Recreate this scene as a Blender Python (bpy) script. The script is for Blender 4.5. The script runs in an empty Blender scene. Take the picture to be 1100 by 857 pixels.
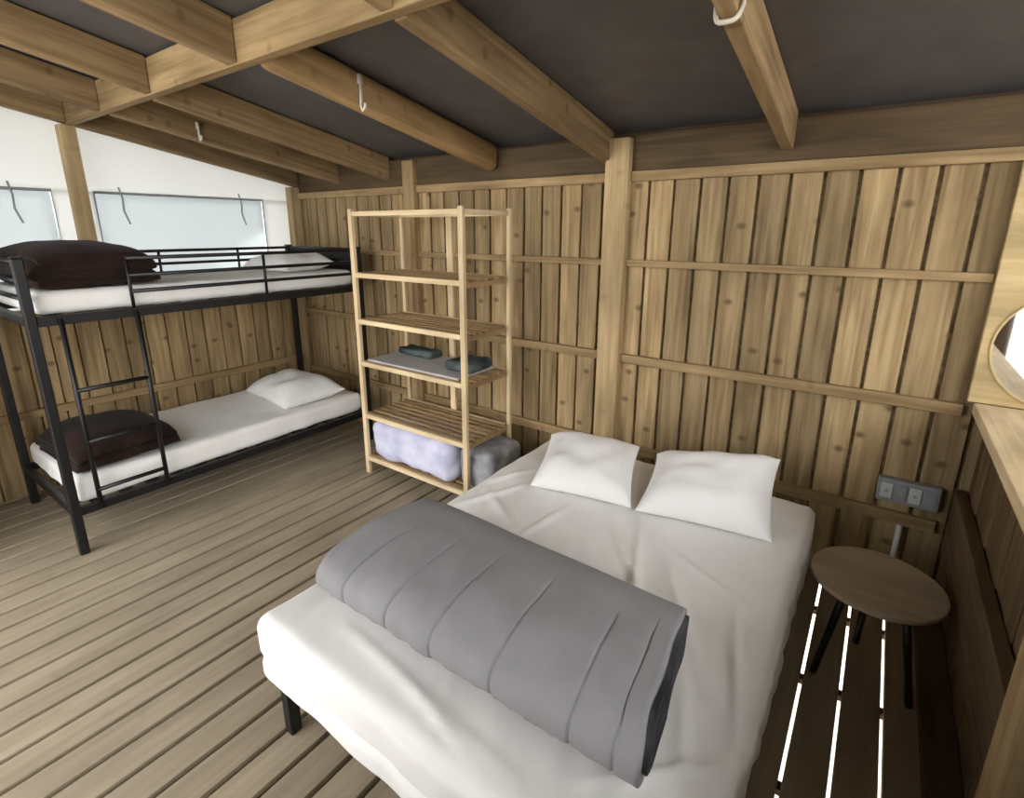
import bpy, bmesh, math, random
from mathutils import Vector, Matrix, noise
rnd = random.Random(7)
S = bpy.context.scene
COL = S.collection

# ------------------------------------------------------------------ camera
cam = bpy.data.objects.new('camera', bpy.data.cameras.new('camera'))
COL.objects.link(cam)
cam.data.sensor_fit = 'HORIZONTAL'; cam.data.sensor_width = 36
cam.data.lens = 554.07 / 1100 * 36
cam.data.shift_y = -0.0334
cam.data.clip_start = 0.02
right = Vector((0.81277801, 0.58256841, 0.00244141))
up = Vector((-0.14974134, 0.20486, 0.96726931))
fwd = Vector((-0.56300039, 0.7865408, -0.25374028))
cam.matrix_world = Matrix(((right.x, up.x, -fwd.x, 0), (right.y, up.y, -fwd.y, 0), (right.z, up.z, -fwd.z, 1.67), (0, 0, 0, 1)))
S.camera = cam

# ------------------------------------------------------------------ light and exposure
SKY = 1.0; SUN = 3.0
S.view_settings.view_transform = 'Standard'; S.view_settings.look = 'None'
S.view_settings.gamma = 1.0; S.view_settings.use_curve_mapping = False
S.view_settings.exposure = 2.45
w = bpy.data.worlds.new('sky'); S.world = w; w.use_nodes = True
bg = w.node_tree.nodes['Background']
bg.inputs[0].default_value = (0.97, 0.98, 1.0, 1); bg.inputs[1].default_value = SKY
sun = bpy.data.objects.new('sun', bpy.data.lights.new('sun', 'SUN'))
COL.objects.link(sun)
sun.data.energy = SUN; sun.data.angle = math.radians(3); sun.data.color = (1, .95, .87)
sun.rotation_euler = Vector((0.35, -1.0, -0.62)).to_track_quat('-Z', 'Y').to_euler()

# ------------------------------------------------------------------ materials
def new_mat(name):
    m = bpy.data.materials.new(name); m.use_nodes = True
    nt = m.node_tree
    return m, nt, nt.nodes['Principled BSDF']
def N(nt, t, **kw):
    n = nt.nodes.new(t)
    for k, v in kw.items(): setattr(n, k, v)
    return n
def L(nt, a, b): nt.links.new(a, b)
def ramp(nt, src, stops):
    r = N(nt, 'ShaderNodeValToRGB')
    els = r.color_ramp.elements
    while len(els) < len(stops): els.new(0.5)
    for e, (p, c) in zip(els, stops):
        e.position = p; e.color = (*c, 1)
    L(nt, src, r.inputs[0]); return r
def mixc(nt, fac, a, b, blend='MIX'):
    m = N(nt, 'ShaderNodeMix', data_type='RGBA', blend_type=blend)
    for sock, v in ((m.inputs[0], fac), (m.inputs[6], a), (m.inputs[7], b)):
        if hasattr(v, 'is_output'): L(nt, v, sock)
        else: sock.default_value = v if isinstance(v, (int, float)) else (*v, 1)
    return m.outputs[2]
def wood(name, dark, light, knot=(.10, .055, .025), knots=1.0, rough=.75, var=.35, blotch=.8, con=1.0):
    """Sawn timber: grain along each board, knots, and a tone of its own for every board."""
    m, nt, p = new_mat(name)
    g = N(nt, 'ShaderNodeAttribute', attribute_name='gco')
    a = N(nt, 'ShaderNodeAttribute', attribute_name='tone')
    mp = N(nt, 'ShaderNodeMapping'); mp.inputs['Scale'].default_value = (1.6, 34, 34); L(nt, g.outputs['Vector'], mp.inputs[0])
    n1 = N(nt, 'ShaderNodeTexNoise'); n1.inputs['Scale'].default_value = 1.0; n1.inputs['Detail'].default_value = 4
    n1.inputs['Distortion'].default_value = .6
    L(nt, mp.outputs[0], n1.inputs['Vector'])
    mp2 = N(nt, 'ShaderNodeMapping'); mp2.inputs['Scale'].default_value = (2.2, 7, 7); L(nt, g.outputs['Vector'], mp2.inputs[0])
    n2 = N(nt, 'ShaderNodeTexNoise'); n2.inputs['Scale'].default_value = 1.0; n2.inputs['Detail'].default_value = 3
    L(nt, mp2.outputs[0], n2.inputs['Vector'])
    c = ramp(nt, n1.outputs[0], [(.3, dark), (.68, light)]).outputs[0]
    t2 = ramp(nt, n2.outputs[0], [(.32, (.62, .60, .56)), (.62, (1.08, 1.06, 1.03))]).outputs[0]
    c = mixc(nt, blotch, c, t2, 'MULTIPLY')
    tone = N(nt, 'ShaderNodeMapRange'); tone.inputs[3].default_value = 1 - var; tone.inputs[4].default_value = 1 + var * .55
    L(nt, a.outputs['Fac'], tone.inputs[0])
    cmb = N(nt, 'ShaderNodeCombineColor')
    for i in range(3): L(nt, tone.outputs[0], cmb.inputs[i])
    c = mixc(nt, 1.0, c, cmb.outputs[0], 'MULTIPLY')
    if knots > 0:
        mp3 = N(nt, 'ShaderNodeMapping'); mp3.inputs['Scale'].default_value = (6.0, 4.4, 4.4); L(nt, g.outputs['Vector'], mp3.inputs[0])
        v = N(nt, 'ShaderNodeTexVoronoi', voronoi_dimensions='2D'); v.inputs['Scale'].default_value = 1.0; v.inputs['Randomness'].default_value = 1
        L(nt, mp3.outputs[0], v.inputs['Vector'])
        k = ramp(nt, v.outputs['Distance'], [(.04, (1, 1, 1)), (.13, (0, 0, 0))])
        ks = N(nt, 'ShaderNodeMath', operation='MULTIPLY'); ks.inputs[1].default_value = .8 * knots
        sep = N(nt, 'ShaderNodeSeparateColor'); L(nt, v.outputs['Color'], sep.inputs[0])
        some = N(nt, 'ShaderNodeMath', operation='GREATER_THAN'); some.inputs[1].default_value = .45; L(nt, sep.outputs[0], some.inputs[0])
        kk = N(nt, 'ShaderNodeMath', operation='MULTIPLY'); L(nt, k.outputs[0], kk.inputs[0]); L(nt, some.outputs[0], kk.inputs[1])
        L(nt, kk.outputs[0], ks.inputs[0])
        c = mixc(nt, ks.outputs[0], c, knot)
    L(nt, c, p.inputs['Base Color'])
    p.inputs['Roughness'].default_value = rough
    p.inputs['Specular IOR Level'].default_value = .25
    bp = N(nt, 'ShaderNodeBump'); bp.inputs['Strength'].default_value = .18; bp.inputs['Distance'].default_value = .004
    L(nt, n1.outputs[0], bp.inputs['Height']); L(nt, bp.outputs[0], p.inputs['Normal'])
    return m
def cloth(name, col, rough=.9, var=.06, scale=260, bump=.15, sheen=0.0, mottle=None):
    m, nt, p = new_mat(name)
    tc = N(nt, 'ShaderNodeTexCoord')
    n = N(nt, 'ShaderNodeTexNoise'); n.inputs['Scale'].default_value = 6; n.inputs['Detail'].default_value = 4
    L(nt, tc.outputs['Object'], n.inputs['Vector'])
    lo = tuple(c * (1 - var) for c in col); hi = tuple(min(1, c * (1 + var)) for c in col)
    if mottle: lo, hi = mottle
    L(nt, ramp(nt, n.outputs[0], [(.35, lo), (.65, hi)]).outputs[0], p.inputs['Base Color'])
    p.inputs['Roughness'].default_value = rough
    p.inputs['Specular IOR Level'].default_value = .2
    p.inputs['Sheen Weight'].default_value = sheen
    n3 = N(nt, 'ShaderNodeTexNoise'); n3.inputs['Scale'].default_value = scale; L(nt, tc.outputs['Object'], n3.inputs['Vector'])
    bp = N(nt, 'ShaderNodeBump'); bp.inputs['Strength'].default_value = bump; bp.inputs['Distance'].default_value = .002
    L(nt, n3.outputs[0], bp.inputs['Height']); L(nt, bp.outputs[0], p.inputs['Normal'])
    return m
def plain(name, col, rough=.5, metal=0.0, var=.08, scale=20):
    m, nt, p = new_mat(name)
    tc = N(nt, 'ShaderNodeTexCoord'); n = N(nt, 'ShaderNodeTexNoise'); n.inputs['Scale'].default_value = scale
    n.inputs['Detail'].default_value = 3
    L(nt, tc.outputs['Object'], n.inputs['Vector'])
    L(nt, ramp(nt, n.outputs[0], [(.3, tuple(c * (1 - var) for c in col)), (.7, tuple(min(1, c * (1 + var)) for c in col))]).outputs[0], p.inputs['Base Color'])
    p.inputs['Roughness'].default_value = rough; p.inputs['Metallic'].default_value = metal
    return m
def canvas(name, col, trans, tfac):
    m, nt, p = new_mat(name)
    out = nt.nodes['Material Output']
    tc = N(nt, 'ShaderNodeTexCoord'); n = N(nt, 'ShaderNodeTexNoise'); n.inputs['Scale'].default_value = 2.5
    L(nt, tc.outputs['Object'], n.inputs['Vector'])
    L(nt, ramp(nt, n.outputs[0], [(.3, tuple(c * .95 for c in col)), (.7, col)]).outputs[0], p.inputs['Base Color'])
    p.inputs['Roughness'].default_value = .6
    t = N(nt, 'ShaderNodeBsdfTranslucent'); t.inputs[0].default_value = (*trans, 1)
    mx = N(nt, 'ShaderNodeMixShader'); mx.inputs[0].default_value = tfac
    L(nt, p.outputs[0], mx.inputs[1]); L(nt, t.outputs[0], mx.inputs[2]); L(nt, mx.outputs[0], out.inputs[0])
    return m

M = dict(
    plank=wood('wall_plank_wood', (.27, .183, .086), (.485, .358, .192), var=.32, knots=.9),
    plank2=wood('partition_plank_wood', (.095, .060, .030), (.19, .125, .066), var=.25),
    post=wood('post_wood', (.42, .30, .15), (.60, .45, .25), var=.12, knots=.25),
    rail=wood('batten_wood', (.29, .195, .09), (.47, .335, .175), var=.15, knots=.4),
    rafter=wood('rafter_wood', (.22, .145, .07), (.39, .27, .14), var=.2, knots=.6),
    slat=wood('brown_slat_wood', (.33, .215, .10), (.46, .32, .17), var=.2, knots=0),
    log=wood('rounded_log_wood', (.33, .205, .09), (.52, .345, .165), var=.1, knots=.3),
    darkbeam=wood('dark_beam_wood', (.075, .050, .026), (.125, .085, .045), var=.15, knots=.3),
    deck=wood('deck_wood', (.345, .28, .195), (.42, .35, .25), var=.08, knots=.1, rough=.7, blotch=.45),
    pine=wood('pine_wood', (.70, .54, .31), (.84, .68, .44), var=.10, knots=.05),
    ply=wood('pale_board_wood', (.60, .45, .22), (.72, .56, .31), var=.05, knots=0),
    table=wood('table_top_wood', (.29, .235, .165), (.34, .28, .20), var=.1, knots=0, rough=.5),
    roof=cloth('grey_roof_canvas', (.115, .109, .109), rough=.45, var=.10, scale=300, bump=.06),
    sheet=cloth('white_sheet_cotton', (.90, .885, .845), var=.02),
    pillow=cloth('pillow_cotton', (.91, .90, .87), var=.02),
    duvet=cloth('grey_duvet_fabric', (.30, .294, .30), var=.06, rough=.8, scale=400),
    liner=cloth('dark_quilt_lining', (.03, .03, .032), mottle=((.012, .012, .013), (.075, .075, .08))),
    brown=cloth('brown_fleece', (.020, .0105, .007), var=.3, rough=1, scale=150, bump=.5, sheen=.04),
    steel=plain('black_powder_coated_steel', (.004, .004, .0045), rough=.45),
    canvas=canvas('white_tent_canvas', (.80, .81, .80), (.72, .73, .72), .5),
    pane=canvas('clear_plastic_window', (.66, .70, .71), (.63, .665, .675), .55),
    zip=plain('grey_zip_tape', (.30, .32, .32), rough=.7),
    cord=plain('cream_rope', (.62, .58, .48), rough=.9),
    gravel=plain('pale_gravel_ground', (.62, .58, .52), rough=.95, var=.2, scale=30),
    lav=cloth('lavender_bag_fabric', (.60, .60, .76), mottle=((.50, .50, .66), (.72, .72, .86)), rough=.35),
    greybag=cloth('grey_bag_fabric', (.20, .20, .21), mottle=((.16, .16, .17), (.42, .42, .43)), rough=.35),
    paper=cloth('grey_paper_board', (.46, .45, .44), var=.06),
    teal=cloth('dark_teal_cloth', (.045, .07, .075), mottle=((.018, .028, .03), (.11, .135, .135))),
    socket=plain('grey_plastic', (.26, .27, .27), rough=.45),
    socket2=plain('pale_grey_plastic', (.50, .51, .50), rough=.4),
    conduit=plain('white_plastic', (.7, .7, .68), rough=.4),
)
mm, nt, p = new_mat('mirror_glass'); M['mirror'] = mm
p.inputs['Metallic'].default_value = 1; p.inputs['Roughness'].default_value = .03; p.inputs['Base Color'].default_value = (.85, .87, .88, 1)

# ------------------------------------------------------------------ mesh helpers
class MB:
    """Collects shapes; build() links them as one mesh object."""
    def __init__(s): s.v = []; s.f = []; s.g = []; s.t = []
    def add(s, verts, faces, gco=None, tone=None):
        o = len(s.v); s.v += [Vector(q) for q in verts]
        s.f += [tuple(i + o for i in f) for f in faces]
        off = Vector((rnd.uniform(0, 50), rnd.uniform(0, 50), rnd.uniform(0, 50)))
        s.g += [Vector(q) + off for q in (gco or verts)]
        s.t += [rnd.random() if tone is None else tone] * len(faces)
        return s
    def box(s, x0, x1, y0, y1, z0, z1, tone=None, mat=None):
        c = Vector(((x0 + x1) / 2, (y0 + y1) / 2, (z0 + z1) / 2)); d = (abs(x1 - x0), abs(y1 - y0), abs(z1 - z0))
        return s.obox(c, d, mat, tone)
    def obox(s, c, d, rot=None, tone=None):
        c = Vector(c); order = sorted(range(3), key=lambda i: -d[i])
        vs, gs = [], []
        nseg = max(1, min(24, int(d[order[0]] / .6)))
        loc = []
        for i in (0, 1):
            for j in (0, 1):
                for k in (0, 1):
                    loc.append(Vector(((i - .5) * d[0], (j - .5) * d[1], (k - .5) * d[2])))
        for q in loc:
            gs.append(Vector((q[order[0]], q[order[1]], q[order[2]])))
            vs.append(c + (rot @ q if rot else q))
        fs = [(0, 1, 3, 2), (4, 6, 7, 5), (0, 4, 5, 1), (2, 3, 7, 6), (0, 2, 6, 4), (1, 5, 7, 3)]
        return s.add(vs, fs, gs, tone)
    def tube(s, pts, r, n=10, closed=False, tone=None):
        pts = [Vector(q) for q in pts]; vs, fs, gs = [], [], []
        m = len(pts); ref = None; dist = 0
        for i, q in enumerate(pts):
            a = pts[(i - 1) % m] if (closed or i > 0) else q
            b = pts[(i + 1) % m] if (closed or i < m - 1) else q
            t = (b - a).normalized()
            if ref is None: ref = Vector((0, 0, 1)) if abs(t.z) < .9 else Vector((1, 0, 0))
            u = (ref - t * ref.dot(t)).normalized(); w_ = t.cross(u); ref = u
            if i: dist += (q - pts[i - 1]).length
            for k in range(n):
                an = 2 * math.pi * k / n
                o = (u * math.cos(an) + w_ * math.sin(an)) * r
                vs.append(q + o); gs.append(Vector((dist, math.cos(an) * r, math.sin(an) * r)))
        for i in range(m if closed else m - 1):
            j = (i + 1) % m
            for k in range(n):
                l = (k + 1) % n
                fs.append((i * n + k, i * n + l, j * n + l, j * n + k))
        if not closed:
            fs.append(tuple(reversed(range(n)))); fs.append(tuple((m - 1) * n + k for k in range(n)))
        return s.add(vs, fs, gs, tone)
    def cyl(s, c, r, z0, z1, n=48, r2=None):
        r2 = r if r2 is None else r2; vs = []
        for z, q in ((z0, r), (z1, r2)):
            for k in range(n):
                a = 2 * math.pi * k / n; vs.append((c[0] + q * math.cos(a), c[1] + q * math.sin(a), z))
        fs = [(k, (k + 1) % n, n + (k + 1) % n, n + k) for k in range(n)]
        fs += [tuple(reversed(range(n))), tuple(range(n, 2 * n))]
        return s.add(vs, fs)
    def build(s, name, mat, parent=None, bevel=0, seg=2, smooth=False, sub=0):
        me = bpy.data.meshes.new(name)
        lo = Vector((min(q[i] for q in s.v) for i in range(3))); hi = Vector((max(q[i] for q in s.v) for i in range(3)))
        if parent is None: org = Vector(((lo.x + hi.x) / 2, (lo.y + hi.y) / 2, lo.z))
        else:
            org = Vector((0, 0, 0)); q = parent
            while q: org += q.location; q = q.parent
        me.from_pydata([q - org for q in s.v], [], s.f)
        at = me.attributes.new('gco', 'FLOAT_VECTOR', 'POINT')
        at.data.foreach_set('vector', [c for q in s.g for c in q])
        at = me.attributes.new('tone', 'FLOAT', 'FACE')
        at.data.foreach_set('value', s.t)
        bm = bmesh.new(); bm.from_mesh(me); bmesh.ops.recalc_face_normals(bm, faces=bm.faces); bm.to_mesh(me); bm.free()
        if smooth:
            for q in me.polygons: q.use_smooth = True
        me.materials.append(mat)
        o = bpy.data.objects.new(name, me); COL.objects.link(o)
        if parent is None: o.location = org
        else: o.parent = parent
        if bevel:
            b = o.modifiers.new('bevel', 'BEVEL'); b.width = bevel; b.segments = seg; b.limit_method = 'ANGLE'
        if sub:
            b = o.modifiers.new('subsurf', 'SUBSURF'); b.levels = sub; b.render_levels = sub
        return o
def tag(o, label=None, cat=None, group=None, kind=None):
    for k, v in (('label', label), ('category', cat), ('group', group), ('kind', kind)):
        if v: o[k] = v
    return o
def empty(name, loc, label, cat, group=None):
    o = bpy.data.objects.new(name, None); COL.objects.link(o); o.location = loc; o.empty_display_size = .1
    return tag(o, label, cat, group)
def struct(o): o['kind'] = 'structure'; return o

def rounded_box(mb, c, s, r, n, disp=None):
    """Soft box with rounded edges; disp(point, normal) pushes each point along its normal."""
    c = Vector(c); hs = [q / 2 for q in s]; idx = {}; vs = []; fs = []
    def samples(h, k):
        inner = max(1, k); return [-h + 2 * h * i / inner for i in range(inner + 1)]
    rr = Vector((min(r, hs[0] * .98), min(r, hs[1] * .98), min(r, hs[2] * .98)))
    def put(q):
        key = tuple(round(a, 5) for a in q)
        if key in idx: return idx[key]
        inn = Vector([max(-(hs[i] - rr[i]), min(hs[i] - rr[i], q[i])) for i in range(3)])
        d = Vector([(q[i] - inn[i]) / rr[i] for i in range(3)])
        if d.length > 1e-6: d.normalize()
        pnt = inn + Vector([d[i] * rr[i] for i in range(3)])
        if disp: pnt = pnt + d * disp(pnt + c, d)
        idx[key] = len(vs); vs.append(pnt + c); return idx[key]
    def axis(i):
        h, ri = hs[i], rr[i]
        k = n[i]; base = [-(h - ri) + 2 * (h - ri) * j / k for j in range(k + 1)]
        e = [h - ri + ri * t for t in (.25, .5, .75, 1)]
        return [-q for q in reversed(e)] + base + e
    A = [axis(i) for i in range(3)]
    for ax in range(3):
        i, j = (ax + 1) % 3, (ax + 2) % 3
        for sg in (-1, 1):
            for a in range(len(A[i]) - 1):
                for b in range(len(A[j]) - 1):
                    quad = []
                    for (da, db) in ((0, 0), (1, 0), (1, 1), (0, 1)):
                        q = [0, 0, 0]; q[ax] = sg * hs[ax]; q[i] = A[i][a + da]; q[j] = A[j][b + db]
                        quad.append(put(q))
                    if sg < 0: quad.reverse()
                    if len(set(quad)) == 4: fs.append(tuple(quad))
    return mb.add(vs, fs)
def ns(p, f): return noise.noise(Vector(p) * f)
def ridge(p, f): return 1 - abs(noise.noise(Vector(p) * f)) * 2

def pillow_mesh(mb, bl, br, tr, tl, T, zmin, seed=0, n=26, pinch=.07):
    bl, br, tr, tl = map(Vector, (bl, br, tr, tl)); vs = []; fs = []
    nz = ((br - bl).cross(tl - bl)).normalized()
    for side in (1, -1):
        for i in range(n + 1):
            for j in range(n + 1):
                u = -math.cos(math.pi * i / n); v = -math.cos(math.pi * j / n)
                uu = u * (1 - pinch * (1 - v * v)); vv = v * (1 - pinch * (1 - u * u))
                a, b = (uu + 1) / 2, (vv + 1) / 2
                q = bl * (1 - a) * (1 - b) + br * a * (1 - b) + tr * a * b + tl * (1 - a) * b
                h = ((1 - u ** 4) * (1 - v ** 4)) ** .62
                pp = Vector((u * 1.7 + seed, v * 1.7, side))
                h = T * h * (1 + .22 * ns(pp, 1.3))
                h += (.009 * ridge(pp, 1.9) + .004 * ns(pp, 6)) * (1 - u * u) * (1 - v * v) ** .5
                q = q + nz * h * (.62 if side > 0 else -.38)
                q.z = max(q.z, zmin)
                vs.append(q)
    m = n + 1
    for sidx in (0, 1):
        o = sidx * m * m
        for i in range(n):
            for j in range(n):
                f = (o + i * m + j, o + (i + 1) * m + j, o + (i + 1) * m + j + 1, o + i * m + j + 1)
                fs.append(f if sidx == 0 else tuple(reversed(f)))
    # join the two shells along the rim
    rim = [(i, 0) for i in range(n)] + [(n, j) for j in range(n)] + [(i, n) for i in range(n, 0, -1)] + [(0, j) for j in range(n, 0, -1)]
    mapv = {}
    for (i, j) in set(rim): mapv[m * m + i * m + j] = i * m + j
    fs = [tuple(mapv.get(q, q) for q in f) for f in fs]
    return mb.add(vs, fs)

def ribbon(mb, path, t, us, to3d, disp=None, caps=True):
    """A thick strip along a 2-D path, run along u: folded and rolled cloth."""
    pts = [Vector((a, b, 0)) for a, b in path]; m = len(pts); nr = []
    for i in range(m):
        d = (pts[min(i + 1, m - 1)] - pts[max(i - 1, 0)]).normalized(); nr.append(Vector((d.y, -d.x, 0)))
    vs = []; fs = []; ring = []
    order = [(i, 1) for i in range(m)] + [(i, -1) for i in reversed(range(m))]
    R_ = len(order)
    for iu, u in enumerate(us):
        for (i, sd) in order:
            e = disp(u, i / (m - 1), sd, pts[i]) if disp else 0
            q = pts[i] + nr[i] * (sd * t / 2 + e)
            vs.append(to3d(u, q.x, q.y, sd, i / (m - 1)))
    for iu in range(len(us) - 1):
        for k in range(R_):
            l = (k + 1) % R_
            fs.append((iu * R_ + k, iu * R_ + l, (iu + 1) * R_ + l, (iu + 1) * R_ + k))
    if caps:
        for iu in (0, len(us) - 1):
            for i in range(m - 1):
                f = (iu * R_ + i, iu * R_ + i + 1, iu * R_ + R_ - 2 - i, iu * R_ + R_ - 1 - i)
                fs.append(f if iu == 0 else tuple(reversed(f)))
    return mb.add(vs, fs)
def serpentine(wd, layers, t):
    path = []
    for k in range(layers):
        z = t * (k + .5); xs = [-wd / 2 + t / 2 + (wd - t) * i / 10 for i in range(11)]
        if k % 2: xs.reverse()
        path += [(x, z) for x in xs]
        if k < layers - 1:
            sx = 1 if k % 2 == 0 else -1
            for a in (-60, -30, 0, 30, 60):
                path.append((sx * (wd / 2 - t / 2 + t / 2 * math.cos(math.radians(a))), z + t / 2 + t / 2 * math.sin(math.radians(a))))
    return path

SL = .181
def roofz(y): return 2.015 + SL * (2.75 - y)          # underside of the rafters
WALL = 2.75

# ------------------------------------------------------------------ ground, deck
g = MB(); g.box(-14, 12, -12, 14, -.66, -.6)
struct(g.build('ground', M['gravel']))
d = MB(); PITCH = .1285; GAP = .019
for k in range(-37, 12):
    x = -.033 + PITCH * k; ga = (.019 if k < -2 else .0115) / 2; gb = (.019 if k < -3 else .0115) / 2
    d.box(x + ga, x + PITCH - gb, -1.6, 2.80, -.036, 0)
struct(d.build('floor', M['deck'], bevel=.002, seg=1))
for i, y in enumerate((-1.5, -1.0, -.5, 0, .5, 1.0, 1.51, 2.02, 2.49, 2.77)):
    j = MB(); j.box(-4.8, 1.5, y - .016, y + .016, -.060, -.036)
    struct(j.build('trim_%d' % (40 + i), M['darkbeam']))

for i, (x0, x1, y0, y1) in enumerate(((-4.8, -.62, 2.80, 2.82), (-4.8, -.62, -1.63, -1.61), (-4.82, -4.80, -1.61, 2.80), (-.62, -.60, -1.6, 2.80))):
    j = MB(); j.box(x0, x1, y0, y1, -.60, -.176 if i == 3 else -.002); struct(j.build('trim_%d' % (60 + i), M['darkbeam']))  # skirts added under the deck to block ground light from the left gaps

# ------------------------------------------------------------------ back wall
b = MB(); x = -4.34; bw = .1315; i = 0
edges = [-.949 + .1335 * k for k in range(-26, 12)]
for i, x in enumerate(edges[:-1]):
    if x > 1.5: break
    yo = .004 * (i % 2)
    b.box(x + .0075, x + .1335 - .0075, WALL + yo, WALL + .02 + yo, -.03, 1.97)
b.box(-4.5, 1.5, WALL + .026, WALL + .034, -.03, 1.97, tone=0)
struct(b.build('wall_back', M['plank'], bevel=.003, seg=1))
def batten(n, x0, x1, z0, z1, y0=WALL - .03, y1=WALL, m='rail'):
    q = MB(); q.box(x0, x1, y0, y1, z0, z1); return struct(q.build('trim_%d' % n, M[m], bevel=.003))
POSTX = (-1.312, -1.178)
segs = ((-4.28, -2.895), (-2.785, POSTX[0]), (POSTX[1], .342))
k = 1
for (z0, z1) in ((1.474, 1.510), (.925, .976), (.375, .430)):
    for (a, c) in segs: batten(k, a, c, z0, z1); k += 1
for (a, c) in segs[:2] + ((POSTX[1], 1.5),): batten(k, a, c, 1.918, 1.968); k += 1
bb = MB(); bb.box(-4.3, 1.5, WALL - .012, WALL + .05, 1.970, 2.150)
tag(bb.build('wall_plate_beam', M['darkbeam'], bevel=.004), 'dark brown timber beam running along the top of the back wall', 'beam')
fb = MB(); fb.box(-4.5, 1.5, WALL + .052, WALL + .075, 1.90, 2.180); struct(fb.build('trim_19', M['darkbeam']))  # board added behind the beam to stop light leaking in under the roof
fw = MB(); x = -1.20  # unseen wall added to keep light off the right floor; dark planks cut bounce
while x < .40:
    fw.box(x + .004, min(x + .1335, .418) - .004, -.62, -.60, -.03, roofz(-.61) - .02); x += .1335
fw.box(-1.20, .418, -.635, -.627, -.03, roofz(-.61) - .02)
struct(fw.build('light_block_front', M['plank2'], bevel=.003, seg=1))
fw = MB(); x = -4.28  # unseen wall added to shade the left corner by the bunk
while x < -3.50:
    fw.box(x + .004, x + .1335 - .004, .02, .04, -.03, roofz(.03) - .02); x += .1335
fw.box(-4.28, -3.48, .005, .013, -.03, roofz(.03) - .02)
fw2 = MB(); y = -1.6  # unseen wall added to limit sky light from the right onto the rafters
while y < 2.7:
    fw2.box(1.50, 1.52, y + .004, y + .1295, -.03, 1.50); y += .1335
fw2.box(1.527, 1.535, -1.6, 2.73, -.03, 1.48)
struct(fw2.build('light_block_right', M['plank'], bevel=.003, seg=1))
struct(fw.build('light_block_front_left', M['plank'], bevel=.003, seg=1))
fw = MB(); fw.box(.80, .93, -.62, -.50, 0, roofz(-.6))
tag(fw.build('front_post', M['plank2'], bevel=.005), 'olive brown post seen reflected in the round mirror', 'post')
q = MB(); q.box(POSTX[0], POSTX[1], WALL - .065, WALL - .001, 0, 2.135)
tag(q.build('wall_post', M['post'], bevel=.005), 'pale thick timber post against the back wall behind the double bed', 'post')
q = MB(); q.box(-2.895, -2.785, WALL - .055, WALL - .001, 0, 2.135)
tag(q.build('wall_post', M['rail'], bevel=.005), 'timber post against the back wall behind the slatted shelf unit', 'post')

# ------------------------------------------------------------------ left half wall, canvas side
LX = -4.3
b = MB(); y = -1.6; i = 0
while y < 2.74:
    xo = .004 * (i % 2); i += 1
    b.box(LX - .02 - xo, LX - xo, y + .0045, min(y + .1325, 2.748) - .0045, -.03, 1.14); y += .1325
b.box(LX - .034, LX - .027, -1.6, 2.748, -.03, 1.14, tone=0)
struct(b.build('wall_left', M['plank'], bevel=.003, seg=1))
q = MB(); q.box(LX - .06, LX + .035, -1.6, 2.69, 1.14, 1.175); struct(q.build('trim_20', M['rail'], bevel=.004))
q = MB(); q.box(LX, LX + .03, -1.6, 2.66, .50, .55); struct(q.build('trim_21', M['rail'], bevel=.003))
q = MB(); q.box(LX - .01, LX + .075, 2.66, 2.748, 1.176, 2.014)
tag(q.build('corner_post', M['post'], bevel=.005), 'pale timber post in the far left corner beside the canvas window', 'post')
q = MB(); q.box(LX - .03, LX + .055, 1.165, 1.2495, 1.176, 2.2905)
tag(q.build('side_post', M['post'], bevel=.005), 'pale timber post between the two canvas windows above the bunk bed', 'post')

CX = -4.42
cv = empty('canvas_side_panel', (CX, 1, 0), 'white canvas tent side with clear plastic windows above the left half wall', 'canvas')
def sheet(mb, fn, nu, nv, thick):
    vs = [fn(i / nu, j / nv) for i in range(nu + 1) for j in range(nv + 1)]; m = nv + 1
    vs2 = [Vector(q) + Vector(thick) for q in vs]; o = len(vs); fs = []
    for i in range(nu):
        for j in range(nv):
            f = (i * m + j, (i + 1) * m + j, (i + 1) * m + j + 1, i * m + j + 1)
            fs.append(f); fs.append(tuple(reversed([q + o for q in f])))
    rim = [i * m for i in range(nu)] + [nu * m + j for j in range(nv)] + [i * m + nv for i in range(nu, 0, -1)] + [j for j in range(nv, 0, -1)]
    for a in range(len(rim)):
        c, e = rim[a], rim[(a + 1) % len(rim)]; fs.append((c, e, e + o, c + o))
    return mb.add(list(vs) + vs2, fs)
def cwall(y0, y1, z0, z1f, nu=30, nv=14):
    q = MB()
    def fn(a, c):
        y = y0 + (y1 - y0) * a; zt = z1f(y); z = z0 + (zt - z0) * c
        return Vector((CX + .012 * noise.noise(Vector((y * 1.3, z * 1.1, 0))), y, z))
    return sheet(q, fn, nu, nv, (-.003, 0, 0))
top = lambda y: roofz(y) + .15
cwall(-1.6, 2.95, 1.905, top).build('upper_canvas', M['canvas'], cv, smooth=True)
cwall(-1.6, 2.95, .9, lambda y: 1.25, nv=3).build('lower_canvas', M['canvas'], cv, smooth=True)
for (y0, y1) in ((-1.6, -.55), (1.10, 1.325), (2.50, 2.95)):
    cwall(y0, y1, 1.25, lambda y: 1.905, nu=6).build('canvas_strip', M['canvas'], cv, smooth=True)
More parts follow.
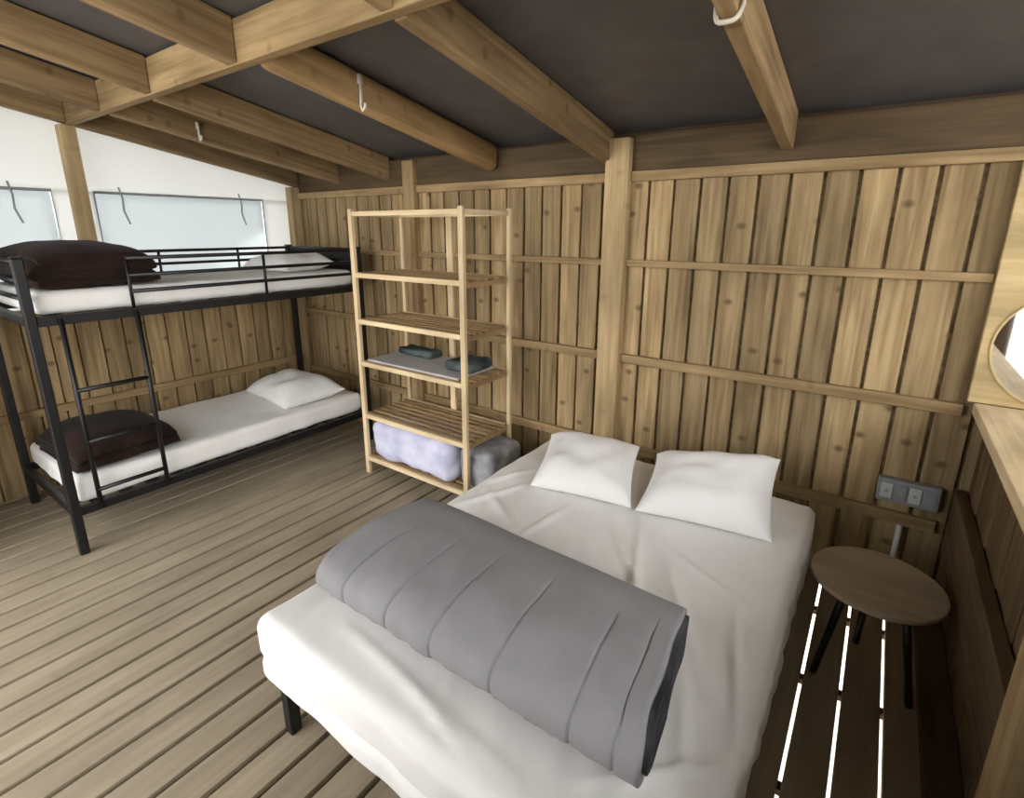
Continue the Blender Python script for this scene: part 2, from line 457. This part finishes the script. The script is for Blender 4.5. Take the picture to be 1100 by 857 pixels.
for (y0, y1, cords) in ((-.55, 1.10, (-.1, .90)), (1.325, 2.50, (1.47, 2.30))):
    q = MB(); sheet(q, lambda a, c: Vector((CX - .004 + .010 * noise.noise(Vector((y0 + a * 2.1, c * 2, 3))), y0 + (y1 - y0) * a, 1.25 + .655 * c)), 20, 10, (-.002, 0, 0))
    pane = q.build('window_pane', M['pane'], cv, smooth=True)
    q = MB(); q.tube([(CX + .012, y0, 1.25), (CX + .012, y0, 1.905), (CX + .012, y1, 1.905), (CX + .012, y1, 1.25)], .010, 6, closed=True)
    q.build('zip_border', M['zip'], pane)
    for c in cords:
        q = MB(); q.tube([(CX + .018, c, 1.945), (CX + .03, c + .01, 1.87), (CX + .028, c + .005, 1.79), (CX + .03, c + .03, 1.70)], .006, 6)
        q.build('tie_cord', M['zip'], pane)

# ------------------------------------------------------------------ roof
def slope_rot(): return Matrix.Rotation(-math.atan(SL), 3, 'X')
def rafter_mesh(x0, x1, y0, y1, h, off=0.0):
    """Timber along the roof slope with plumb-cut ends, underside on the roof line."""
    q = MB(); vs = []; gs = []
    for xx in (x0, x1):
        for yy in (y0, y1):
            for zz in (0, h):
                vs.append((xx, yy, roofz(yy) + off + zz)); gs.append((yy, zz, xx))
    q.add(vs, [(0, 1, 3, 2), (4, 6, 7, 5), (0, 4, 5, 1), (2, 3, 7, 6), (0, 2, 6, 4), (1, 5, 7, 3)], gs)
    return q
BY0, BY1 = 1.200, 1.250
RG = 'roof rafters'
far = [(-4.285, -4.225, 'shadowed end rafter above the canvas windows at the far left'),
       (-3.700, -3.650, 'second rafter from the left, between the ridge beam and back wall, holding a hook'),
       (-3.110, -3.060, 'dim rafter third from the left, left of the rounded rafter'),
       (-1.345, -1.290, 'pale square rafter meeting the thick post on the back wall'),
       (-.470, -.418, 'rightmost pale rafter with a white rope looped around it')]
for (x0, x1, lb) in far:
    tag(rafter_mesh(x0, x1, BY1 + .001, WALL - .014, .160).build('rafter', M['rafter'], bevel=.005), lb, 'rafter', RG)
q = rafter_mesh(-2.165, -2.055, BY1 + .001, WALL - .014, .160)
tag(q.build('rounded_rafter', M['log'], bevel=.048, seg=6, smooth=True), 'thick rounded orange-brown rafter holding a white hook', 'rafter', RG)
near = [(-4.285, -4.225, 'end rafter at the top left, nearest the canvas side'),
        (-3.700, -3.650, 'brown rafter on the near side of the ridge beam, second from the left'),
        (-3.040, -2.985, 'brown rafter on the near side of the ridge beam, third from the left'),
        (-2.250, -2.180, 'pale wide rafter at the top, on the near side of the ridge beam'),
        (-1.345, -1.290, None)]
for (x0, x1, lb) in near:
    if lb is None: lb = 'square pale rafter on the camera side of the ridge beam' if x0 < -1 else 'square pale rafter overhead on the camera side, rightmost'
    tag(rafter_mesh(x0, x1, -1.55, BY0 - .001, .160).build('rafter', M['rafter'], bevel=.005), lb, 'rafter', RG)
q = MB(); q.box(LX - .02, 1.5, BY0, BY1, roofz(1.225), roofz(1.225) + .158)
tag(q.build('cross_beam', M['rail'], bevel=.005), 'long pale beam crossing the rafters at the upper left', 'beam')
q = MB()
def roof_fn(a, c):
    x = -5.15 + 6.7 * a; y = -1.75 + 4.95 * c
    return Vector((x, y, roofz(y) + .166 + .006 * noise.noise(Vector((x * .8, y * .8, 0)))))
sheet(q, roof_fn, 50, 40, (0, 0, .012))
struct(q.build('ceiling', M['roof'], smooth=True))

# ------------------------------------------------------------------ right partition
RX = .42
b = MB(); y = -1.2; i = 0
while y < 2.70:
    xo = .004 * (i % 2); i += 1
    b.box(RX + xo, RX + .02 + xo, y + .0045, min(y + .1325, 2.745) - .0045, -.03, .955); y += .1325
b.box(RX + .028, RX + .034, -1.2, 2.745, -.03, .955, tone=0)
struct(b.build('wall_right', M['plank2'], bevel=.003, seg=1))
q = MB(); q.box(.365, .60, -1.2, 2.685, .957, 1.0)
struct(q.build('trim_30', M['pine'], bevel=.004))
q = MB(); q.box(.378, RX - .001, 1.44, 2.742, .31, .60)
struct(q.build('trim_31', M['plank2'], bevel=.004))
struct_plate = MB(); struct_plate.box(.325, RX - .001, -1.2, 2.745, .001, .05); struct(struct_plate.build('trim_32', M['darkbeam'], bevel=.003))
q = MB(); q.box(.365, RX - .001, 1.30, 1.43, .051, .956)
tag(q.build('partition_stud', M['rail'], bevel=.004), 'short timber stud on the right half wall at the lower right corner', 'post')
pp_ = MB(); pp_.box(.345, 1.5, WALL - .062, WALL - .032, 1.001, 1.917)
struct(pp_.build('wall_right_panel', M['ply'], bevel=.003))
# round mirror on the pale panel
mr = empty('round_mirror', (.60, WALL - .064, 1.005), 'round mirror on the pale board above the right ledge', 'mirror')
q = MB(); n = 64; cx_, cz_, r_ = .60, 1.235, .225
def disc(mb, r, y0, y1):
    vs = [(cx_ + r * math.cos(2 * math.pi * k / n), yy, cz_ + r * math.sin(2 * math.pi * k / n)) for yy in (y0, y1) for k in range(n)]
    mb.add(vs, [(k, (k + 1) % n, n + (k + 1) % n, n + k) for k in range(n)] + [tuple(range(n)), tuple(range(2 * n - 1, n - 1, -1))])
disc(q, r_, WALL - .068, WALL - .063); q.build('mirror_glass', M['mirror'], mr)
q = MB(); q.tube([(cx_ + r_ * math.cos(2 * math.pi * k / n), WALL - .067, cz_ + r_ * math.sin(2 * math.pi * k / n)) for k in range(n)], .005, 8, closed=True)
q.build('mirror_rim', M['ply'], mr, smooth=True)

# power outlet strip and conduit
so = empty('power_outlet', (.225, WALL - .002, .485), 'grey strip of power outlets on the back wall above the round table', 'outlet')
q = MB(); q.box(.112, .338, WALL - .045, WALL - .001, .480, .590); q.build('housing', M['socket'], so, bevel=.006)
for i in range(4):
    a = .125 + i * .052
    q = MB(); q.box(a, a + .044, WALL - .052, WALL - .0455, .500, .572); f_ = q.build('socket_cover', M['socket2' if i % 2 == 0 else 'socket'], so, bevel=.003)
    q = MB(); q.cyl((0, 0), .008, 0, .003, 20)
    q.v = [Vector((a + .022 + v.x, WALL - .0525 - v.z, .536 + v.y)) for v in q.v]; q.build('socket_hole', M['zip'], f_)
q = MB(); q.tube([(.222, WALL - .016, .37), (.222, WALL - .016, .0)], .012, 10)
tag(q.build('conduit', M['conduit'], smooth=True), 'white vertical conduit pipe on the back wall below the power outlets', 'pipe')

# ------------------------------------------------------------------ double bed
BX0, BX1, BYF, BYH, BT, BB = -1.49, -.095, .655, 2.50, .465, .225
bed = empty('double_bed', ((BX0 + BX1) / 2, 1.58, 0), 'double bed with white fitted sheet and black legs against the back wall', 'bed')
creases = [((-.78, 1.80), (-.50, 1.45), .008, .012), ((-1.0, 1.84), (-1.05, 1.50), .007, .014), ((-1.25, 1.95), (-1.42, 1.55), .008, .014), ((-1.30, 2.1), (-1.45, 1.8), .008, .012), ((-.24, 1.55), (-.13, 1.15), .006, .012), ((-.40, .80), (-.15, 1.02), .007, .014), ((-.9, .76), (-.6, .70), .006, .012),((-.70, 1.93), (-.36, .95), .010, .016), ((-.62, 1.90), (-.22, 1.20), .007, .016), ((-.55, 1.80), (-.20, 1.62), .006, .014), ((-.30, 1.25), (-.16, .80), .007, .02),
           ((-1.40, 1.75), (-1.10, 1.55), .006, .02), ((-1.2, .8), (-.5, .72), .006, .02), ((-.28, 1.8), (-.12, 1.1), .006, .012)]
def bed_disp(pt, nn):
    h = .006 * ns(pt, 3.0) + .004 * ridge(Vector((pt.x * 2.6 + pt.y * 1.1, pt.y * .5 - pt.x * .3, 7)), 4) * abs(nn.z) + .0035 * ridge(Vector((pt.x * 1.6, pt.y * .7, pt.z)), 5) * abs(nn.z)
    if nn.z > .5:
        for (a, c, am, sg) in creases:
            a2, c2 = Vector((*a, 0)), Vector((*c, 0)); q = Vector((pt.x, pt.y, 0)); dd = c2 - a2
            t = max(0, min(1, (q - a2).dot(dd) / dd.length_squared)); ds = (q - (a2 + dd * t)).length
            h += 1.7 * am * math.exp(-(ds / sg) ** 2) * math.sin(math.pi * (.1 + .8 * t))
    else:
        h += -.016 * math.exp(-((pt.z - .325 - .012 * ns((pt.x, pt.y, 0), 2)) / .014) ** 2) * (1 - abs(nn.z))
        h += .010 * ridge(Vector((pt.x * 2.2 + pt.y * 2.2, 0, pt.z * .6)), 3.2) * (1 - abs(nn.z)) * (1 if pt.y < .9 or pt.x > -.3 or pt.x < -1.3 else 0)
    return h
q = MB(); rounded_box(q, ((BX0 + BX1) / 2, (BYF + BYH) / 2, (BT + BB) / 2), (BX1 - BX0, BYH - BYF, BT - BB), .04, (110, 140, 24), bed_disp)
tag(q.build('mattress', M['sheet'], bed, smooth=True), 'white wrinkled fitted sheet')
q = MB()
q.box(BX0 + .03, BX1 - .03, BYF + .03, BYF + .07, .19, .222); q.box(BX0 + .03, BX1 - .03, BYH - .06, BYH - .02, .19, .222)
for xx in (BX0 + .03, (BX0 + BX1) / 2 - .02, BX1 - .07): q.box(xx, xx + .04, BYF + .07, BYH - .06, .19, .222)
q.build('bed_frame', M['steel'], bed)
for xx in (BX0 + .045, BX1 - .085):
    for yy in (BYF + .03, BYH - .065):
        q = MB(); q.box(xx, xx + .04, yy, yy + .04, 0, .19); q.build('leg', M['steel'], bed, bevel=.004)

q = MB(); pillow_mesh(q, (-1.225, 1.86, .495), (-.755, 1.955, .49), (-.90, 2.40, .585), (-1.375, 2.30, .575), .15, BT + .017, 3)
tag(q.build('pillow', M['pillow'], smooth=True), 'white pillow on the double bed nearer the shelf unit', 'pillow', 'pillows on the double bed')
q = MB(); pillow_mesh(q, (-.735, 1.945, .490), (-.205, 2.035, .49), (-.262, 2.46, .665), (-.80, 2.37, .585), .15, BT + .017, 9)
tag(q.build('pillow', M['pillow'], smooth=True), 'white pillow on the double bed nearer the round table', 'pillow', 'pillows on the double bed')

# grey duvet, rolled
dv = empty('rolled_duvet', (-.84, 1.12, BT), 'grey quilted duvet folded into a thick roll across the double bed', 'duvet')
DX0, DX1 = -1.350, -.290
seams = [-1.21, -1.03, -.86, -.665, -.45, -.345]
yc, A0, B0, DT = 1.088, .292, .090, .020
def roll_path(a0, b0, turns, k, n0=2.5, start=-95, steps=60):
    out = []
    for i in range(int(steps * turns) + 1):
        th = math.radians(start) - 2 * math.pi * i / steps
        kk = k * i / steps; a, c = a0 - kk * 1.1, b0 - kk
        if c < .008: break
        co, si = math.cos(th), math.sin(th)
        out.append((a * math.copysign(abs(co) ** (2 / n0), co), c * math.copysign(abs(si) ** (2 / n0), si)))
    return out
def frange(a, c, n): return [a + (c - a) * i / n for i in range(n + 1)]
us = sorted(set([round(u, 4) for u in frange(DX0, DX1, 90)] + [round(s_ + o, 4) for s_ in seams for o in (-.006, -.003, 0, .003, .006)]))
def duvet_disp(u, s, sd, pt):
    e = 0
    dmin = min(abs(u - q) for q in seams)
    if s < .45:
        e -= .0055 * math.exp(-(dmin / .0045) ** 2) * sd
        e += .002 * min(1, dmin / .05) * sd
        e += (.003 * ridge(Vector((u * 22 + pt.x * 6, pt.x * 9, 4)), 1.0) + .004 * max(0, ridge(Vector((u * 9 + pt.x * 12, pt.x * 7 - u * 6, 9)), .8) - .45)) * sd
    e += .006 * ns((u * 3, pt.x * 4, pt.y * 4 + s * 3), 1.4)
    e += .004 * ridge(Vector((u * 7, pt.x * 2.5, s)), 1.5) * (1 if s < .4 else 0)
    return e
ZC = BT + .006 + B0 + DT / 2 + .012
def duvet_3d(u, a, c, sd, s):
    skew = -.012 * (u - DX0) / (DX1 - DX0)
    endr = 1 - .03 * max(0, 1 - (u - DX0) / .08) ** 2
    y = yc + skew + a * endr * (1 - .08 * (u - DX0) / (DX1 - DX0)); z = ZC + c * endr
    bulge = .012 * ns((a * 5, c * 7, 1), 1.2) * (1 if u > DX1 - .05 or u < DX0 + .05 else 0)
    return Vector((u + bulge - .032 * (a / A0) * (u - DX0) / (DX1 - DX0), y, max(z, BT + .007)))
q = MB(); ribbon(q, roll_path(A0, B0, 1.12, .036), DT, us, duvet_3d, duvet_disp)
q.build('duvet_cover', M['duvet'], dv, smooth=True)
q = MB(); ribbon(q, roll_path(A0 - .030, B0 - .026, 2.6, .022), .017, frange(DX0 + .02, DX1 + .010, 24), duvet_3d, lambda u, s, sd, pt: .004 * ns((u * 4, pt.x * 6, pt.y * 6), 2))
tag(q.build('inner_fold', M['liner'], dv, smooth=True), 'dark patterned inner folds')

# ------------------------------------------------------------------ bunk bed
FX, WX, Y0, Y1 = -3.24, -4.14, .63, 2.53
bk = empty('bunk_bed', ((FX + WX) / 2, 1.58, 0), 'black metal bunk bed with ladder along the left wall', 'bed')
for xx in (FX, WX):
    for yy in (Y0, Y1):
        q = MB(); q.box(xx - .021, xx + .021, yy - .021, yy + .021, 0, 1.535)
        pst = q.build('post', M['steel'], bk, bevel=.005)
        q = MB(); q.box(xx - .023, xx + .023, yy - .023, yy + .023, 1.5352, 1.543); q.build('post_cap', M['steel'], pst, bevel=.003)
def bar(name, x0, x1, y0, y1, z0, z1, parent=bk):
    q = MB(); q.box(x0, x1, y0, y1, z0, z1); return q.build(name, M['steel'], parent, bevel=.003)
for (z0, z1) in ((1.215, 1.262), (.215, .262)):
    for xx in (FX, WX): bar('side_rail', xx - .014, xx + .014, Y0 + .022, Y1 - .022, z0, z1)
    for yy in (Y0, Y1): bar('end_rail', WX + .022, FX - .022, yy - .014, yy + .014, z0, z1)
    q = MB()
    for i in range(14): q.box(WX + .016, FX - .016, Y0 + .08 + i * .132, Y0 + .14 + i * .132, z1 - .016, z1 - .002)
    q.build('slat_base', M['steel'], bk)
for xx in (FX, WX):
    for z in (1.520, 1.432, 1.348):
        q = MB(); q.tube([(xx, (1.055 if xx == FX else Y0 + .02), z), (xx, Y1 - .02, z)], .0105, 10); q.build('guard_rail', M['steel'], bk, smooth=True)
    for yy in ((1.055, 1.80) if xx == FX else (1.55, 2.1)):
        q = MB(); q.tube([(xx, yy, 1.262), (xx, yy, 1.520)], .009, 8); q.build('guard_upright', M['steel'], bk, smooth=True)
for yy in (Y0, Y1):
    for z in (1.520, 1.432, 1.348):
        q = MB(); q.tube([(WX + .02, yy, z), (FX - .02, yy, z)], .0125, 10); q.build('end_bar', M['steel'], bk, smooth=True)
q = MB(); q.box(WX + .024, FX - .024, Y1 - .006, Y1 + .006, 1.36, 1.508); q.build('headboard', M['steel'], bk, bevel=.003)
# ladder
ladx = FX + .027
q = MB()
for yy in (.735, 1.055): q.tube([(ladx, yy, .232), (ladx, yy, 1.25)], .0115, 10)
lad = q.build('ladder', M['steel'], bk, smooth=True)
for z in (.335, .605, .88):
    q = MB(); q.tube([(ladx, .735, z), (ladx, 1.055, z)], .0115, 10); q.build('ladder_rung', M['steel'], lad, smooth=True)
def mat_disp(pt, nn): return .005 * ns(pt, 3.5) + .004 * ridge(Vector((pt.x, pt.y * 1.2, pt.z * .5)), 4.5)
for (z0, z1) in ((1.263, 1.372), (.263, .400)):
    q = MB(); rounded_box(q, ((FX + WX) / 2, (Y0 + Y1) / 2, (z0 + z1) / 2), (FX - WX - .05, Y1 - Y0 - .06, z1 - z0), .035, (40, 70, 8), mat_disp)
    tag(q.build('mattress', M['sheet'], bk, smooth=True), 'white sheeted mattress')
q = MB(); pillow_mesh(q, (-4.00, 1.95, .43), (-3.33, 1.88, .43), (-3.30, 2.38, .46), (-4.04, 2.42, .46), .18, .408, 15)
tag(q.build('pillow', M['pillow'], smooth=True), 'white pillow on the lower bunk', 'pillow')
q = MB(); pillow_mesh(q, (-3.95, 2.02, 1.395), (-3.32, 2.00, 1.395), (-3.36, 2.42, 1.43), (-4.00, 2.44, 1.43), .14, 1.380, 21)
tag(q.build('pillow', M['pillow'], smooth=True), 'white pillow on the upper bunk behind the guard rails', 'pillow')
def blanket(name, cx, cy, z, wd, ln, layers, t, axis, label, seed, rot=0):
    q = MB(); path = serpentine(wd, layers, t)
    R2 = Matrix.Rotation(rot, 3, 'Z')
    def to3(u, a, c, sd, s):
        hgt = c / (layers * t)
        wob = .018 * ns((u * 3 + seed, a * 2, hgt * 3), 1.3)
        a2 = a * (1 - .05 * hgt - .05 * (abs(u) / (ln / 2)) ** 3) + .014 * ns((u * 4, hgt * 6 + seed, 0), 1.5)
        uu, aa = abs(u) / (ln / 2), abs(a) / (wd / 2)
        droop = hgt * (.018 * (1 - uu ** 2) * (1 - min(1, aa) ** 2) - .045 * uu ** 4 - .030 * aa ** 4)
        v = Vector((a2, u + wob, 0)) if axis == 'x' else Vector((u + wob, a2, 0))
        v = R2 @ v
        return Vector((cx + v.x, cy + v.y, max(z, z + c + droop + .012 * hgt * ns((u * 3, a * 3, seed), 1.6))))
    ribbon(q, path, t * .94, frange(-ln / 2, ln / 2, 26), to3, lambda u, s, sd, pt: .004 * ns((u * 9, pt.x * 9, pt.y * 9 + seed), 1.5))
    return tag(q.build(name, M['brown'], smooth=True), label, 'blanket', 'folded brown blankets')
blanket('folded_blanket', -3.63, .93, .412, .62, .50, 4, .038, 'x', 'dark brown fleece blanket folded on the foot of the lower bunk', 4, .05)
blanket('folded_blanket', -3.685, .945, 1.384, .55, .78, 4, .051, 'y', 'dark brown fleece blanket folded on the foot of the upper bunk', 11, 0)

# ------------------------------------------------------------------ slatted shelf unit
SX0, SX1, SY0, SY1 = -2.79, -1.845, 2.125, 2.575
sh = empty('shelf_unit', ((SX0 + SX1) / 2, (SY0 + SY1) / 2, 0), 'tall pale pine open shelf unit between the bunk and the double bed', 'shelf')
for xx in (SX0, SX1 - .034):
    for yy in (SY0, SY1 - .025):
        xb = xx + (.008 if yy > SY0 and xx > SX0 else 0); q = MB(); q.box(xb, xb + (.034 if yy == SY0 else .026), yy, yy + .025, 0, 1.79); q.build('upright', M['pine'], sh, bevel=.003)
q = MB(); q.box(-2.362, -2.315, SY1 - .020, SY1 - .001, .13, 1.79); q.build('back_upright', M['pine'], sh, bevel=.003)
levels = (1.775, 1.40, 1.10, .816, .447, .13)
for li, z in enumerate(levels):
    if li == 0:
        for yy in (SY0 + .004, SY1 - .047):
            q = MB(); q.box(SX0 + .035, SX1 - .035, yy, yy + .022, z - .028, z); q.build('top_rail', M['pine'], sh, bevel=.002)
        for xx in (SX0 + .010, SX1 - .032):
            q = MB(); q.box(xx, xx + .022, SY0 + .027, SY1 - .027, z - .028, z); q.build('top_rail', M['pine'], sh, bevel=.002)
        continue
    q = MB(); q.box(SX0 + .035, SX1 - .035, SY0 + .002, SY0 + .024, z - .030, z); fr = q
    fr.build('front_rail', M['pine'], sh, bevel=.002)
    q = MB(); q.box(SX0 + .035, SX1 - .035, SY1 - .044, SY1 - .022, z - .030, z); q.build('back_rail', M['pine'], sh, bevel=.002)
    for xx in (SX0 + .012, SX1 - .032):
        q = MB(); q.box(xx, xx + .020, SY0 + .026, SY1 - .046, z - .045, z - .014); q.build('side_rail', M['slat'], sh, bevel=.002)
    q = MB(); ys = SY0 + .034
    while ys + .024 < SY1 - .045:
        q.box(SX0 + .010, SX1 - .010, ys, ys + .024, z - .013, z, tone=rnd.random()); ys += .056
    q.build('shelf_slats', M['slat'], sh, bevel=.002)
# what lies on the shelves
q = MB(); rounded_box(q, (-2.33, 2.335, .816 + .009), (.80, .36, .014), .004, (20, 10, 1), lambda p_, n_: .002 * ns(p_, 5))
tag(q.build('grey_board', M['paper'], smooth=True), 'flat grey sheet lying on the middle shelf of the pine unit', 'board')
def bundle(name, c, s, m, label, cat, seed, grp=None):
    q = MB(); rounded_box(q, c, s, min(s) * .45, (16, 12, 5), lambda p_, n_: .010 * ns(p_ + Vector((seed, 0, 0)), 9) + .005 * ridge(p_ + Vector((seed, 0, 0)), 14))
    for v in q.v: v.z = max(v.z, c[2] - s[2] / 2)
    return tag(q.build(name, M[m], smooth=True), label, cat, grp)
bundle('folded_cloth', (-2.52, 2.44, .835 + .022), (.30, .13, .042), 'teal', 'dark teal folded cloth at the back left of the grey sheet on the shelf', 'cloth', 1)
bundle('folded_cloth', (-2.02, 2.36, .835 + .030), (.20, .22, .058), 'teal', 'dark teal folded cloth at the right end of the grey sheet on the shelf', 'cloth', 5)
q = MB(); rounded_box(q, (-2.365, 2.332, .133 + .134), (.74, .385, .262), .07, (40, 26, 14), lambda p_, n_: .016 * ns(p_, 6) + .010 * ridge(p_, 9))
for v in q.v: v.z = max(v.z, .133)
bg_ = empty('bedding_bag', (-2.42, 2.335, .132), 'puffy lavender bedding bag on the bottom shelf of the pine unit', 'bag')
q.build('bag_body', M['lav'], bg_, smooth=True)
q = MB(); q.tube([(-2.70, 2.152, .31), (-2.56, 2.140, .30), (-2.42, 2.138, .305), (-2.28, 2.140, .298), (-2.14, 2.152, .31)], .004, 6); q.build('bag_seam', M['lav'], bg_)
q = MB(); rounded_box(q, (-1.842, 2.35, .133 + .130), (.25, .33, .256), .05, (16, 26, 14), lambda p_, n_: .010 * ns(p_, 7) + .006 * ridge(p_, 11))
for v in q.v: v.z = max(v.z, .133)
tag(q.build('storage_bag', M['greybag'], smooth=True), 'grey mottled soft bag at the right end of the bottom shelf', 'bag')

# ------------------------------------------------------------------ round side table
tb = empty('round_table', (.142, 2.125, 0), 'small round brown side table beside the double bed', 'table')
q = MB(); q.cyl((.142, 2.125), .212, .402, .420, 72); q.build('table_top', M['table'], tb, bevel=.004)
for k in range(3):
    a = math.radians(95 + 120 * k); ca, sa = math.cos(a), math.sin(a)
    q = MB(); q.tube([(.142 + .10 * ca, 2.125 + .10 * sa, .402), (.142 + .175 * ca, 2.125 + .175 * sa, .004)], .013, 10); q.build('leg', M['steel'], tb, smooth=True)

# ------------------------------------------------------------------ ropes and hooks on the rafters
q = MB(); y_ = 1.62; zb = roofz(y_); pts = []
cxr, hw, hh = -.444, .036, .092
for k in range(28):
    a = 2 * math.pi * k / 28; co, si = math.cos(a), math.sin(a)
    pts.append((cxr + hw * math.copysign(abs(co) ** .5, co), y_ + .03 * si, zb + .075 + hh * math.copysign(abs(si) ** .6, si)))
q.tube(pts, .0065, 8, closed=True)
tag(q.build('rope_loop', M['cord'], smooth=True), 'white rope looped around the rightmost rafter', 'rope')
def hook(x, y, z0, z1, label):
    q = MB(); q.tube([(x, y, z1), (x + .002, y, (z0 + z1) / 2), (x, y, z0 + .02), (x + .010, y, z0), (x + .026, y, z0 + .012), (x + .028, y, z0 + .03)], .007, 8)
    q.box(x - .008, x + .006, y - .010, y + .010, z1 - .03, z1 + .01)
    return tag(q.build('hook', M['cord'], smooth=True), label, 'hook', 'hooks on the rafters')
hook(-2.045, 1.68, roofz(1.68) - .02, roofz(1.68) + .12, 'white hook hanging on the rounded rafter')
hook(-3.640, 1.70, roofz(1.70) + .0, roofz(1.70) + .10, 'white hook hanging on the dim rafter above the bunk bed')
